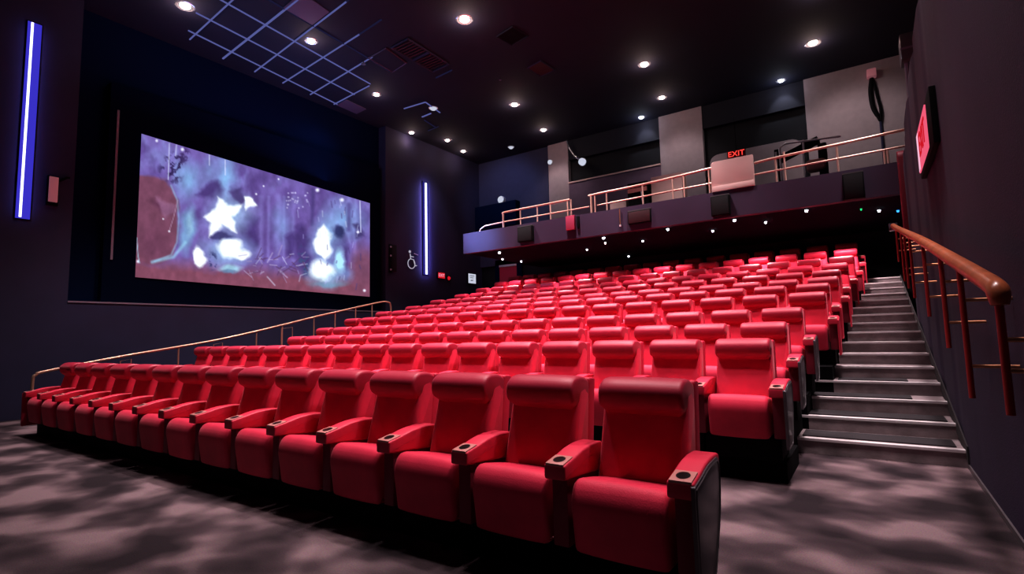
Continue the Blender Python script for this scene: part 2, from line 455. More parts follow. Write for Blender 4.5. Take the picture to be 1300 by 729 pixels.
def picture():
    NU, NV = 340, 170
    # homography from the unit rectangle (u right, v down) to a drawing frame 1078 wide, used only to lay the drawing out
    src = [(0, 0), (1, 0), (1, 1), (0, 1)]; dst = [(65, 28), (985, 313), (980, 690), (38, 608)]
    A = []; Bv = []
    for (u, v), (x, y) in zip(src, dst):
        A.append([u, v, 1, 0, 0, 0, -u*x, -v*x]); Bv.append(x)
        A.append([0, 0, 0, u, v, 1, -u*y, -v*y]); Bv.append(y)
    H = np.linalg.solve(np.array(A, float), np.array(Bv, float))
    U, V = np.meshgrid(np.linspace(0, 1, NU+1), np.linspace(0, 1, NV+1), indexing='ij')
    D = H[6]*U+H[7]*V+1
    X = (H[0]*U+H[1]*V+H[2])/D; Y = (H[3]*U+H[4]*V+H[5])/D
    W = fbm(X/60, Y/60, 3); W2 = fbm(X/25, Y/25, 11)
    Xd = X+(W-.5)*40+(W2-.5)*8; Yd = Y+(fbm(X/60+9, Y/60, 5)-.5)*40+(W2-.5)*8
    col = np.zeros(U.shape+(3,))
    def put(c, a):
        a = np.clip(a, 0, 1)[..., None]
        col[:] = col*(1-a)+np.array(c, float)*a
    def ell(cx, cy, rx, ry, soft=.5, rot=0, warp=1):
        x = (Xd if warp else X)-cx; y = (Yd if warp else Y)-cy
        c, s = math.cos(math.radians(rot)), math.sin(math.radians(rot))
        q = np.sqrt(((x*c+y*s)/rx)**2+((-x*s+y*c)/ry)**2)
        return np.clip((1-q)/soft+.5*(soft < .2), 0, 1)
    def poly(P, soft=6):
        d = np.full(U.shape, 1e9); n = len(P); ins = np.zeros(U.shape, bool)
        for i in range(n):
            (x0, y0), (x1, y1) = P[i], P[(i+1) % n]
            dx, dy = x1-x0, y1-y0
            t = np.clip(((Xd-x0)*dx+(Yd-y0)*dy)/(dx*dx+dy*dy), 0, 1)
            d = np.minimum(d, np.hypot(Xd-x0-t*dx, Yd-y0-t*dy))
            cr = ((y0 > Yd) != (y1 > Yd)) & (Xd < (x1-x0)*(Yd-y0)/((y1-y0) or 1e-9)+x0)
            ins ^= cr
        return np.clip(.5+np.where(ins, d, -d)/soft, 0, 1)
    def line(P, w):
        a = np.zeros(U.shape)
        for (x0, y0), (x1, y1) in zip(P, P[1:]):
            dx, dy = x1-x0, y1-y0
            t = np.clip(((X-x0)*dx+(Y-y0)*dy)/(dx*dx+dy*dy+1e-9), 0, 1)
            a = np.maximum(a, np.clip(1.2-np.hypot(X-x0-t*dx, Y-y0-t*dy)/w, 0, 1))
        return a
    put((122, 104, 172), np.ones(U.shape))
    put((146, 152, 214), np.clip((fbm(X/70+3, Y/130, 31)-.48)*4, 0, 1)*.7*np.clip((500-Y)/200, 0, 1))
    put((92, 68, 134), np.clip((fbm(X/60+7, Y/90, 41)-.5)*5, 0, 1)*.6)
    put((104, 78, 146), ell(610, 420, 240, 170, .8)*.6)
    for x, w in ((560, 12), (590, 8), (628, 16), (652, 8), (690, 10), (905, 10), (930, 8)):
        put((146, 136, 206), line([(x, 290), (x-4, 545)], w)*.5)
    for cx, cy, rx, ry, a in ((418, 215, 62, 130, .95), (262, 215, 80, 110, .85), (350, 190, 40, 90, .5), (880, 380, 110, 110, .8), (640, 400, 60, 120, .5)):
        put((140, 184, 226), ell(cx, cy, rx, ry, .95)*a)
    put((140, 86, 108), np.clip((Yd-(505+.09*X))/60, 0, 1))
    # big dark curtain shape with a pale blue rim
    rim = [(70, 190), (140, 205), (190, 240), (216, 300), (222, 380), (214, 470), (190, 520), (120, 545)]
    put((128, 80, 102), poly([(30, 200)]+rim[:7]+[(150, 545), (30, 560)], 16)*.95)
    put((98, 58, 84), ell(160, 330, 70, 26, .6, 25)*.8); put((112, 68, 94), ell(120, 470, 80, 110, .8)*.6)
    put((158, 116, 150), poly([(130, 290), (205, 312), (212, 350), (170, 372), (150, 340)], 14)*.6)
    put((150, 190, 224), line(rim[2:], 5)*.55)
    put((126, 160, 200), ell(258, 425, 44, 120, .6, 8)*.95); put((168, 206, 230), ell(268, 400, 18, 70, .8, 8)*.6)
    put((150, 196, 222), line([(110, 548), (200, 528), (250, 470)], 9)*.7)
    put((132, 84, 108), ell(960, 600, 75, 150, .6)*.9)
    # dark leafy and figure-like silhouettes
    lf = np.clip((fbm(X/14, Y/14, 61)-.47)*9, 0, 1)
    put((58, 44, 92), ell(195, 165, 62, 80, .5)*lf*.95)
    put((74, 54, 110), ell(245, 115, 34, 40, .6)*lf*.9)
    for P in ([(296, 280), (340, 232), (390, 226), (412, 262), (380, 300), (330, 300)], [(415, 300), (440, 256), (470, 256), (490, 300), (480, 335), (440, 320)], [(455, 400), (490, 360), (540, 380), (545, 450), (520, 500), (470, 470)], [(355, 440), (395, 420), (440, 430), (455, 455), (380, 465)], [(650, 440), (690, 420), (705, 460), (690, 530), (665, 520)], [(695, 400), (725, 390), (750, 450), (755, 600), (715, 610), (700, 520)], [(836, 415), (858, 405), (880, 440), (905, 520), (890, 620), (860, 560)]):
        put((80, 62, 122), poly(P, 22)*.85)
    put((62, 50, 98), poly([(918, 400), (940, 395), (962, 450), (925, 450)], 12)*.7)
    put((84, 70, 130), line([(765, 260), (762, 400)], 10)*.7); put((84, 70, 130), line([(905, 320), (903, 420)], 12)*.6)
    # glare
    put((176, 220, 248), ell(430, 355, 120, 110, .95)*.85)
    put((166, 212, 246), ell(420, 505, 140, 85, .95)*.85)
    put((160, 212, 248), ell(812, 470, 80, 130, .95)*.85)
    put((150, 206, 242), ell(815, 600, 115, 70, .85)*.9)
    wh = (246, 255, 255)
    put(wh, poly([(385, 290), (425, 316), (476, 318), (462, 352), (442, 372), (450, 425), (408, 400), (348, 448), (356, 395), (330, 374), (372, 345)], 12))
    put(wh, poly([(486, 288), (520, 300), (532, 332), (505, 336), (488, 345)], 10))
    put((86, 72, 128), poly([(430, 268), (470, 255), (488, 310), (470, 318)], 10)*.85)
    put((70, 66, 118), poly([(352, 445), (400, 420), (432, 440), (392, 462)], 8)*.8)
    put(wh, ell(428, 492, 56, 44, .35)); put(wh, ell(478, 518, 40, 20, .5)); put(wh, ell(308, 532, 26, 44, .35))
    put(wh, poly([(800, 400), (835, 450), (842, 500), (820, 545), (785, 520), (768, 470), (780, 420)], 12))
    put(wh, ell(800, 585, 66, 46, .45)); put((180, 228, 252), ell(872, 545, 26, 62, .5))
    put((56, 60, 110), ell(352, 540, 24, 40, .5)*lf); put((56, 60, 108), ell(862, 430, 26, 28, .5)*.9); put((70, 86, 130), ell(725, 560, 28, 80, .7)*lf)
    put((166, 204, 226), ell(430, 574, 64, 24, .6)); put((110, 140, 176), ell(425, 588, 46, 12, .6)*.8); put((120, 160, 190), ell(820, 640, 90, 16, .7)*.7)
    rl = random.Random(5)
    for q in range(46):
        x, y = rl.uniform(460, 730), rl.uniform(510, 610)
        a = rl.uniform(-1.2, 1.2); L = rl.uniform(10, 46)
        put(rl.choice([(188, 176, 212), (164, 150, 190), (96, 66, 104), (206, 210, 236)]), line([(x, y), (x+L*math.cos(a), y+L*math.sin(a))], rl.uniform(1.8, 3.8))*.6*(1 if y > 500+.08*(x-460) else .3))
    for q in range(40):
        x, y = rl.uniform(690, 960), rl.uniform(290, 640); L = rl.uniform(8, 30)
        put(rl.choice([(196, 206, 236), (90, 74, 130), (170, 170, 220)]), line([(x, y), (x+rl.uniform(-6, 6), y+L)], rl.uniform(2, 4))*.5)
    for q in range(26):
        x, y = rl.uniform(660, 750), rl.uniform(270, 335)
        put((200, 196, 236), ell(x, y, 5, 5, .8, 0, 0)*.8)
    for P in [[(183, 70), (178, 215)], [(213, 76), (210, 120)], [(350, 118), (350, 160)], [(415, 140), (415, 200)], [(947, 305), (949, 430)]]:
        put((206, 212, 242), line(P, 3)*.8)
    put((190, 160, 190), line([(182, 425), (200, 370), (218, 300)], 2.5)*.7)
    for x, y, r in [(238, 95, 10), (783, 262, 11), (878, 301, 11), (130, 58, 8), (540, 278, 6), (570, 246, 5), (630, 218, 5), (182, 425, 6), (157, 375, 5), (50, 545, 9), (960, 665, 8), (938, 430, 8)]:
        put((232, 234, 252), ell(x, y, r, r, .7, 0, 0))
    put((170, 210, 230), line([(45, 450), (50, 520), (56, 550)], 3)*.8)
    k = .88+.24*fbm(X/22, Y/30, 21)
    col = np.clip(col*np.where(col.mean(-1, keepdims=True) > 215, 1, k[..., None]), 0, 255)
    S = col/255; L = np.where(S <= .04045, S/12.92, ((S+.055)/1.055)**2.4)
    verts = []
    for i in range(NU+1):
        t = i/NU; z0, z1 = screen_z(t)
        for j in range(NV+1):
            verts.append((0, SY0+(SY1-SY0)*t, z1+(z0-z1)*j/NV))
    faces = [(i*(NV+1)+j, i*(NV+1)+j+1, (i+1)*(NV+1)+j+1, (i+1)*(NV+1)+j) for i in range(NU) for j in range(NV)]
    me = bpy.data.meshes.new('picture'); me.from_pydata(verts, [], faces)
    at = me.color_attributes.new('Col', 'FLOAT_COLOR', 'POINT')
    rgba = np.ones(((NU+1)*(NV+1), 4)); rgba[:, :3] = L.reshape(-1, 3)
    at.data.foreach_set('color', rgba.astype(np.float32).ravel())
    m = bpy.data.materials.new('projected_picture'); m.use_nodes = True; nt = m.node_tree; nt.nodes.clear()
    vc = nt.nodes.new('ShaderNodeVertexColor'); vc.layer_name = 'Col'
    e = nt.nodes.new('ShaderNodeEmission'); e.inputs['Strength'].default_value = 1.0
    o = nt.nodes.new('ShaderNodeOutputMaterial'); nt.links.new(vc.outputs[0], e.inputs[0]); nt.links.new(e.outputs[0], o.inputs[0])
    me.materials.append(m)
    ob = bpy.data.objects.new('picture', me); C.objects.link(ob)
    return ob
scr = thing('cinema_screen', 'large bright cinema screen showing a violet and blue stage scene in a dark wall recess', 'screen', (SX, 7.5, 2.0))
pic = picture(); pic.parent = scr; pic.location = (0, -7.5, -2.0)
b = bmesh.new()
prism(b, [(3.9, 2.1), (11.0, 2.1), (11.0, 6.6), (3.9, 6.6)], 'x', -.19, -.02)
fr = link('black_surround', local(b, (0, 7.5, 2.0)), M['navy_cloth'], scr, 0)
b = bx(-.03, .0, 4.02, 4.06, 2.95, 6.05); link('edge_highlight_strip', local(b, (0, 7.5, 2.0)), M['trim'], scr, 0)  # pale strip stands in for the highlight along the surround's edge

# ------------------------------------------------------------------ cinema seats
def seat_w(z):
    return 1.0
CUSH = round_poly([(.035, .193), (.40, .195), (.42, .47), (.22, .515), (.05, .545), (-.004, .45)], [.02, .03, .05, .15, .085, .10], 5)
BACK = round_poly([(.305, .42), (.50, .40), (.60, .95), (.54, .97), (.435, .93)], [.03, .03, .03, .02, .03], 4)
HEAD = round_poly([(.428, .80), (.50, .79), (.585, .88), (.59, .975), (.50, 1.008), (.40, 1.004), (.338, .955), (.345, .86)], [.03, .05, .05, .05, .06, .06, .07, .06], 5)
SHELL = round_poly([(.47, .30), (.54, .30), (.645, .985), (.565, .99)], [.02, .02, .02, .02], 3)
ARMP = round_poly([(-.01, .535), (-.01, .607), (.10, .628), (.20, .652), (.32, .662), (.44, .655), (.44, .50), (.16, .525)], [.012, .012, .02, .08, .1, .03, .03, .05], 4)
def back_w(z):
    K = [(.40, 1.0), (.60, .99), (.80, .885), (.83, .885), (.86, .97), (1.0, .955)]
    if z <= K[0][0]: return 1.0
    for (a, va), (c, vc) in zip(K, K[1:]):
        if z <= c: return va+(vc-va)*(z-a)/(c-a)
    return K[-1][1]

def arm_parts(t, x, end=0, pm='side'):
    """armrest centred on x; end=+1/-1 puts a panel on that side"""
    a = link('armrest', loft(bmesh.new(), ARMP, .060, .012, x0=x), M['red_arm'], t)
    b = bmesh.new()
    prism(b, [(-.050, -.009), (.050, -.009), (.050, .098), (-.050, .098)], 'z', .602, .615, bev=.003)
    K = .19
    for v in b.verts: v.co.z += v.co.y*K; v.co.x += x
    n = 20
    ring = []; ring2 = []
    for k in range(n):
        u, w = .031*math.cos(2*math.pi*k/n), .034*math.sin(2*math.pi*k/n)+.046
        ring.append(b.verts.new((x+u, w, .6165+w*K))); ring2.append(b.verts.new((x+u*.8, .046+(w-.046)*.8, .6172+w*K)))
    for k in range(n):
        f = b.faces.new((ring[k], ring[(k+1) % n], ring2[(k+1) % n], ring2[k])); f.material_index = 1
    f = b.faces.new(ring2); f.material_index = 1
    link('cup_holder', b, [M['cup'], M['well']], a)
    link('arm_panel', box(bmesh.new(), x-.044, x+.044, .04, .42, .202, .56, bev=.010), M['red_dark'], t)
    if end:
        P = [(-.014, .13), (-.018, .595), (.10, .615), (.20, .64), (.38, .648), (.42, .60), (.40, .40), (.24, .13)]
        P = round_poly(P, [.01, .01, .02, .05, .04, .06, .15, .03], 4)
        xa, xb = (x+.048, x+.066) if end > 0 else (x-.066, x-.048)
        sp = link('side_panel', prism(bmesh.new(), P, 'x', xa, xb, bev=.004), M[pm], t)
        sp['label'] = 'charcoal side panel' if pm == 'side' else 'deep red side panel'
        xc = xb+.001 if end > 0 else xa-.001
        Q = offset_poly(P, .016)
        b = bmesh.new(); tube(b, [(xc, y, z) for y, z in Q], .0035, 6, closed=True)
        link('panel_trim', b, M['side_trim'] if pm == 'side' else M['red_arm'], sp)

def make_seat(kind):
    t = thing('cinema_armchair', 'x', 'armchair')
    link('seat_cushion', loft(bmesh.new(), CUSH, .238, .032, .005), M['red'], t, 60)
    link('backrest', loft(bmesh.new(), BACK, .240, .03, .004, wf=back_w), M['red'], t, 60)
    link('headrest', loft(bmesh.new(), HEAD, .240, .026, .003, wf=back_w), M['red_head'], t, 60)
    link('back_shell', loft(bmesh.new(), SHELL, .246, .012, wf=lambda z: back_w(z)), M['red_shell'], t, 60)
    b = bx(-.305, .305, .15, .52, 0, .198, bev=.008); link('base', b, M['black'], t)
    h = PITCH/2
    arm_parts(t, -h, -1 if kind == 'far' else 0, 'red_shell')
    if kind.startswith('near'): arm_parts(t, h, 1, 'side' if kind == 'near' else 'red_shell')
    return t

protos = {k: make_seat(k) for k in ('mid', 'near', 'near_red', 'far')}
used = set()
def copy_tree(o, parent=None):
    c = o.copy(); C.objects.link(c)
    if parent: c.parent = parent
    for ch in o.children: copy_tree(ch, c)
    return c
ROWN = ['front', 'second', 'third', 'fourth', 'fifth', 'sixth', 'seventh', 'eighth', 'ninth', 'tenth', 'eleventh', 'back']
COUNT = [15, 17, 15, 16]+[17]*8
for r, (y, z, dx) in enumerate(rows):
    n_here = COUNT[r]
    for k in range(n_here):
        kind = ('near' if r < 4 else 'near_red') if k == 0 else ('far' if k == n_here-1 else 'mid')
        o = protos[kind] if kind not in used else copy_tree(protos[kind])
        used.add(kind)
        o.location = (XA+dx-PITCH/2-PITCH*k, y+random.uniform(-.006, .006), z)
        o.rotation_euler = (0, 0, random.uniform(-.003, .003))
        if k == 0:
            lab = 'red cinema armchair with %s side panel at the wide stair aisle, %s row' % ('charcoal' if r < 4 else 'deep red', ROWN[r])
        elif k == n_here-1:
            lab = 'red cinema armchair at the screen-wall end of the %s row' % ROWN[r]
        else:
            lab = 'red upholstered cinema armchair, %s from the wide stair aisle in the %s row' % (ORD[k], ROWN[r])
        o['label'] = lab; o['group'] = 'red armchairs of the %s row' % ROWN[r]

# ------------------------------------------------------------------ right handrail
RP = [(.42, 10.7, 2.93), (.42, 9.0, 2.60), (.42, 6.11, 2.06), (.42, 3.94, 1.63), (.42, 3.15, 1.47), (.42, 2.84, 1.405), (.42, 2.765, 1.375), (.42, 2.755, 1.325)]
hr = thing('stair_handrail', 'thick varnished wooden handrail with red posts along the plum wall beside the steps', 'handrail', (.42, 6.2, 1.2))
H0 = (.42, 6.2, 1.2)
b = tube(bmesh.new(), smooth_path(RP, 6), [.038]*37+[.037, .036, .034, .032, .03, .028], 16); link('wooden_rail', local(b, H0), M['wood'], hr, 60)
def rail_z(y): return 1.47+(y-3.15)*.196
for i, (y, zb) in enumerate([(2.775, .90), (3.74, .86), (4.56, 1.10), (5.74, 1.33), (7.25, 1.56), (8.1, 1.72), (8.8, 1.86), (9.9, 2.24)]):
    zt = rail_z(y)-.03 if i else 1.36
    p = link('post', local(tube(bmesh.new(), [(.42, y, zt), (.42, y, zb)], .0145, 10), H0), M['post_red'], hr, 60)
    for zz in (zt-.17, zb+.17):
        br = link('bracket', local(tube(bmesh.new(), [(.43, y, zz), (XW+.02, y, zz)], .010, 8), H0), M['brass'], p, 60)
b = bx(.36, .48, 10.66, 10.74, 2.84, 2.97, bev=.01); link('end_cap', local(b, H0), M['chrome'], hr)

# left handrail
LX = -11.35
lr = thing('stair_handrail', 'slim pale metal handrail rising beside the dark wall below the cinema screen', 'handrail', (LX, 6.5, 1.0))
L0 = (LX, 6.5, 1.0)
LP = [(LX, 2.70, .15), (LX, 2.70, .70), (LX, 2.74, .79), (LX, 2.86, .84), (LX, 3.88, 1.03), (LX, 5.65, 1.31), (LX, 7.2, 1.65), (LX, 8.01, 1.84), (LX, 9.92, 2.25), (LX, 10.3, 2.29), (LX, 10.42, 2.22), (LX, 10.44, 1.9)]
b = tube(bmesh.new(), smooth_path(LP, 5), .024, 10); link('rail', local(b, L0), M['rail_gold'], lr, 60)
def lrail_z(y):
    for a, c in zip(LP[3:], LP[4:]):
        if a[1] <= y <= c[1]: return a[2]+(c[2]-a[2])*(y-a[1])/(c[1]-a[1])
    return 1
for y in (4.87, 6.46, 7.08, 7.92, 8.54, 9.19, 9.75):
    zb = max(.0, .13*math.floor((y-3.2)/.7+1))
    link('post', local(tube(bmesh.new(), [(LX, y, lrail_z(y)), (LX, y, min(zb, lrail_z(y)-.5))], .016, 8), L0), M['rail_gold'], lr, 60)
for y0, y1 in ((3.9, 4.07), (5.54, 5.72), (7.06, 7.34)):
    zt = lrail_z(y0)-.08
    b = tube(bmesh.new(), [(LX, y0, zt-.6), (LX, y0, zt), (LX, y1, zt+.03), (LX, y1, zt-.6)], .010, 6)
    link('hoop_bracket', local(b, L0), M['rail_gold'], lr, 60)

# ------------------------------------------------------------------ LED strips on the left wall
def led(y0, y1, yc, z0, z1, wc, face, label, tilt=0.0):
    t = thing('light_strip', label, 'light', (XL+.004, (y0+y1)/2, z0))
    o0 = (XL, (y0+y1)/2, z0)
    link('diffuser', local(bx(XL+.008, XL+.03, y0, y1, z0, z1), o0), face, t, 0)
    link('bright_tube', local(bx(XL+.028, XL+.05, yc-wc/2, yc+wc/2, z0+.02, z1-.01, bev=.005), o0), M['led_core'], t, 0)
    link('housing', local(bx(XL+.0, XL+.012, y0-.015, y1+.015, z0-.02, z1+.02), o0), M['black'], t, 0)
led(2.55, 2.745, 2.61, 3.52, 7.17, .035, M['led_face'], 'tall wide violet light strip on the wall beside the near edge of the screen')
led(12.74, 13.0, 12.87, 3.36, 6.55, .085, M['led_glow'], 'slim violet light strip on the wall past the far edge of the screen')

# small fittings on the left wall
t = thing('wall_sconce', 'small rose-lit box fitting on dark wall below the wide violet strip', 'wall light', (XL, 3.03, 4.1))
link('face', bx(.05, .09, -.06, .07, -.21, .26, bev=.005), M['sconce'], t); link('back_box', bx(0, .06, -.08, .09, -.27, .28, bev=.01), M['black'], t)
link('bracket', tube(bmesh.new(), [(.03, .08, .2), (.05, .2, .3), (.05, .24, .3)], .02, 8), M['black'], t)

def ring_pts(cx, cz, r, a0, a1, n, x):
    return [(x, cx+r*math.cos(math.radians(a0+(a1-a0)*i/n)), cz+r*math.sin(math.radians(a0+(a1-a0)*i/n))) for i in range(n+1)]
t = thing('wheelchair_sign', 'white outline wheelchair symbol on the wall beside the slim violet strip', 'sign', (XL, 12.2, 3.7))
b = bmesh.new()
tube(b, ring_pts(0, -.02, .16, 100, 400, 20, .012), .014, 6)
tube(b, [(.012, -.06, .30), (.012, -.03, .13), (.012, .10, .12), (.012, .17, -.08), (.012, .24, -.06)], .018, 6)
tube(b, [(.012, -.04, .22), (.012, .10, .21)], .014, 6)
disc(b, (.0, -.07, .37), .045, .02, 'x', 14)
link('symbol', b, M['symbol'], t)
link('lever', tube(bmesh.new(), [(.015, .12, .33), (.015, .3, .30)], .012, 6), M['white'], t)

t = thing('switch_panel', 'narrow dark control panel with small white buttons at the recess edge', 'switch', (XL, 11.4, 3.7))
link('plate', bx(0, .03, -.05, .14, -.35, .5, bev=.008), M['spk'], t)
for z in (.42, .14, -.3): link('button', disc(bmesh.new(), (.03, -.12, z), .03, .02, 'x', 12), M['white'], t)
link('mount', bx(0, .03, -.17, -.06, -.4, .5, bev=.005), M['black'], t)

def flat_sign(name, label, y, z, w, h, face, words, inkm, size, cat='sign', edge='black'):
    t = thing(name, label, cat, (XL, y, z))
    link('casing', bx(0, .06, -w/2-.02, w/2+.02, -h/2-.02, h/2+.02, bev=.006), M[edge], t)
    link('face', bx(.055, .066, -w/2, w/2, -h/2, h/2), face, t, 0)
    text('lettering', words, size, inkm, t, basis((0, 1, 0), (0, 0, 1), (1, 0, 0), (.069, 0, 0)))
    return t
flat_sign('exit_sign', 'small red lit exit sign on the wall right of the slim violet strip'.replace('right of', 'past'), 13.6, 3.40, .34, .2, M['exit_red'], 'EXIT', M['exit_edge'], .15)
t = thing('beacon', 'dim red round beacon beside the small exit sign on the wall', 'light', (XL, 14.02, 3.34))
link('dome', disc(bmesh.new(), (.03, 0, 0), .075, .05, 'x', 14, r2=.04), M['exit_red'], t); link('base', bx(0, .03, -.1, .1, -.1, .1, bev=.005), M['black'], t)
t = flat_sign('notice_sign', 'pale lit square notice low on the far end of the screen wall', 15.3, 3.42, .44, .36, M['notice'], '...', M['ink'], .2)
b = bmesh.new()
for i, zz in enumerate((.09, .02, -.09)): box(b, .067, .069, -.14+.02*i, .12-.04*i, zz, zz+.02)
link('printed_lines', b, M['ink'], t, 0)
# door at the far corner, under the end of the balcony
dd = struct('door_1', bx(-11.42, -10.62, 15.93, 15.98, 2.3, 3.82), M['door_red'])
df = struct('door_frame', prism(bmesh.new(), [(-11.6, 2.3), (-11.42, 2.3), (-11.42, 3.82), (-10.62, 3.82), (-10.62, 2.3), (-10.4, 2.3), (-10.4, 4.1), (-11.6, 4.1)], 'y', 15.9, 15.97), M['navy'], dd)
lt = struct('door_lintel', bx(-11.4, -10.62, 15.88, 15.95, 3.82, 3.90), M['white'], dd)
b = bx(-12.29, -10.4, 15.6, 15.897, 5.3, 6.2); tag(link('equipment_box', b, M['navy'], None, 0), 'dark navy box housing on the far upper wall left of the balcony rail'.replace('left of', 'behind'), 'box')

# ------------------------------------------------------------------ ceiling grid, tiles, vents, lamps
b = bmesh.new()
ZC = CEIL-.012
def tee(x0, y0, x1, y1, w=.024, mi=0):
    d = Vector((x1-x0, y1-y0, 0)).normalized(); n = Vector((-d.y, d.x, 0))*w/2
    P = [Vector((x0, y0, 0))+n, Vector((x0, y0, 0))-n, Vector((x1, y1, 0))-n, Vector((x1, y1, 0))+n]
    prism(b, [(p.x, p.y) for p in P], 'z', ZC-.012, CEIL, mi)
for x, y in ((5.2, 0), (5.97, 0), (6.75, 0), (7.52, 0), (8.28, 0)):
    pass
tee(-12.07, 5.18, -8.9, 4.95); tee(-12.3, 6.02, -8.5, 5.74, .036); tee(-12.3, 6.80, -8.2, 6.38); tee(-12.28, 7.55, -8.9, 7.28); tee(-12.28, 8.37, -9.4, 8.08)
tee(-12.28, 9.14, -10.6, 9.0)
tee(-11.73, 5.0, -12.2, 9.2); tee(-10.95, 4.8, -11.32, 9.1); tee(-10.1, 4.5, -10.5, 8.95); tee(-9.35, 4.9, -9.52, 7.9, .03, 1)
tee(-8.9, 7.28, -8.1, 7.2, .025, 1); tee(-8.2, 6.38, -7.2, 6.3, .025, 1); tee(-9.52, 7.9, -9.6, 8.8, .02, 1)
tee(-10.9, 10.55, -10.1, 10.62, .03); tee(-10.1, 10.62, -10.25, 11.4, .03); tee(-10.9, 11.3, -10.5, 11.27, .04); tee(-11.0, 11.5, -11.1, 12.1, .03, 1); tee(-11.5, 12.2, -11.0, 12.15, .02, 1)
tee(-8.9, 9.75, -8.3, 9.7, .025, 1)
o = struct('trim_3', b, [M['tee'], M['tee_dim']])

def panel(name, label, P, m, cat, frame=None, group=None):
    c = (sum(p[0] for p in P)/4, sum(p[1] for p in P)/4, CEIL)
    t = thing(name, label, cat, c, 0, group)
    link('panel', local(prism(bmesh.new(), P, 'z', CEIL-.02, CEIL-.001), c), M[m], t, 0)
    if frame:
        b = bmesh.new(); tube(b, [(p[0], p[1], CEIL-.02) for p in P], .02, 4, closed=True)
        link('frame', local(b, c), M[frame], t, 0)
    return t
panel('ceiling_tile', 'pale grey ceiling tile amid the lit grid', [(-9.4, 5.75), (-8.65, 5.68), (-8.75, 6.38), (-9.45, 6.45)], 'tile', 'ceiling tile')
panel('ceiling_tile', 'grey ceiling tile beside the double vent grille', [(-9.5, 8.05), (-8.85, 8.0), (-8.95, 8.75), (-9.55, 8.85)], 'ceil', 'ceiling tile', 'tile')
panel('ceiling_tile', 'bluish grey tile at the lit grid corner above the screen', [(-12.25, 9.2), (-11.75, 9.15), (-11.8, 9.9), (-12.28, 9.95)], 'tile', 'ceiling tile')
vt = thing('vent_grille', 'double framed dark red vent grille in the ceiling', 'vent', (-8.45, 8.75, CEIL))
for y0 in (8.05, 8.76):
    b = bmesh.new()
    tube(b, [(-8.72, y0, CEIL-.03), (-8.15, y0-.04, CEIL-.03), (-8.15, y0+.64, CEIL-.03), (-8.72, y0+.68, CEIL-.03)], .025, 4, closed=True)
    f = link('frame', local(b, (-8.45, 8.75, CEIL)), M['wall'], vt, 0)
    b = bmesh.new()
    for k in range(6): box(b, -8.70, -8.17, y0+.06+k*.095, y0+.10+k*.095, CEIL-.03, CEIL-.005)
    link('louvre', local(b, (-8.45, 8.75, CEIL)), M['louvre'], f, 0)
panel('ceiling_hatch', 'black square opening in the ceiling near the brightest downlight', [(-6.5, 9.15), (-6.0, 9.05), (-5.92, 9.55), (-6.42, 9.65)], 'black', 'hatch', 'ceil')
panel('ceiling_hatch', 'faint framed square panel in the ceiling behind the black opening', [(-6.7, 10.75), (-6.25, 10.65), (-6.2, 11.25), (-6.65, 11.3)], 'louvre', 'hatch', 'wall')
sd = thing('smoke_detector', 'white round detector hanging beside the small lit grid corner', 'detector', (-10.2, 11.05, CEIL))
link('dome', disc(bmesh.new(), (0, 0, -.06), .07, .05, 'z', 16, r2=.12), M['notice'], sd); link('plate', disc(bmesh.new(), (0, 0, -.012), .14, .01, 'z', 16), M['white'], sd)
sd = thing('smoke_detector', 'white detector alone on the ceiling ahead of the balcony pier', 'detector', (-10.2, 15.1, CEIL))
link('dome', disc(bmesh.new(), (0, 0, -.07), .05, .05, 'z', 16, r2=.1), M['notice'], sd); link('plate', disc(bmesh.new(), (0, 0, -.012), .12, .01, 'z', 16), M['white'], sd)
sd = thing('sprinkler_head', 'small metal sprinkler head near the lit grid over the screen', 'sprinkler', (-9.75, 8.1, CEIL))
link('stem', tube(bmesh.new(), [(0, 0, 0), (0, 0, -.07)], .02, 8), M['chrome'], sd); link('deflector', disc(bmesh.new(), (0, 0, -.08), .06, .012, 'z', 12), M['chrome'], sd)
sd = thing('sprinkler_head', 'small metal sprinkler head beyond the framed square ceiling panel', 'sprinkler', (-7.55, 10.75, CEIL))
link('stem', tube(bmesh.new(), [(0, 0, 0), (0, 0, -.07)], .015, 8), M['chrome'], sd); link('deflector', disc(bmesh.new(), (0, 0, -.08), .035, .012, 'z', 12), M['chrome'], sd)

LAMPS = [  # x, y, size, strength, label
    (-10.92, 4.58, 1.2, 1.0, 'glowing downlight at the near corner of the lit ceiling grid'),
    (-10.0, 6.82, 1.0, 1.0, 'glowing downlight inside the lit ceiling grid'),
    (-10.86, 9.47, .9, .8, 'glowing downlight just past the lit ceiling grid'),
    (-12.05, 12.0, .9, .7, 'small glowing downlight tight to the screen wall past the detector'),
    (-11.57, 13.23, .9, .7, 'small glowing downlight second of three in the far screen corner'),
    (-11.83, 14.39, .9, .7, 'small glowing downlight farthest into the screen-wall corner'),
    (-6.7, 8.26, 1.25, 1.3, 'large glowing downlight between the vent grille and the black hatch'),
    (-8.17, 12.33, 1.1, 1.2, 'bright downlight alone over the middle of the seating'),
    (-8.47, 14.48, 1.0, .9, 'bright downlight nearest the rear parapet over the seating middle'),
    (-4.26, 12.41, 1.1, 1.1, 'bright downlight over the stair side half of the balcony front'),
    (-4.52, 14.53, 1.0, .9, 'bright downlight ahead of the middle pale pier'),
    (-5.5, 15.5, .9, .6, 'small cool downlight over the rear parapet shining on dark glass'),
    (-.66, 13.89, 1.2, 1.2, 'bright downlight nearest the plum fabric wall'),
    (-1.55, 15.5, .9, .6, 'small cool downlight over the dark window beside the last pier'),
    (-.42, 11.75, 1.1, .8, 'downlight above the upper end of the steps at the picture top'),
]
LAMPS[-1] = LAMPS[-1][:4]+('downlight above the upper end of the wide steps',)
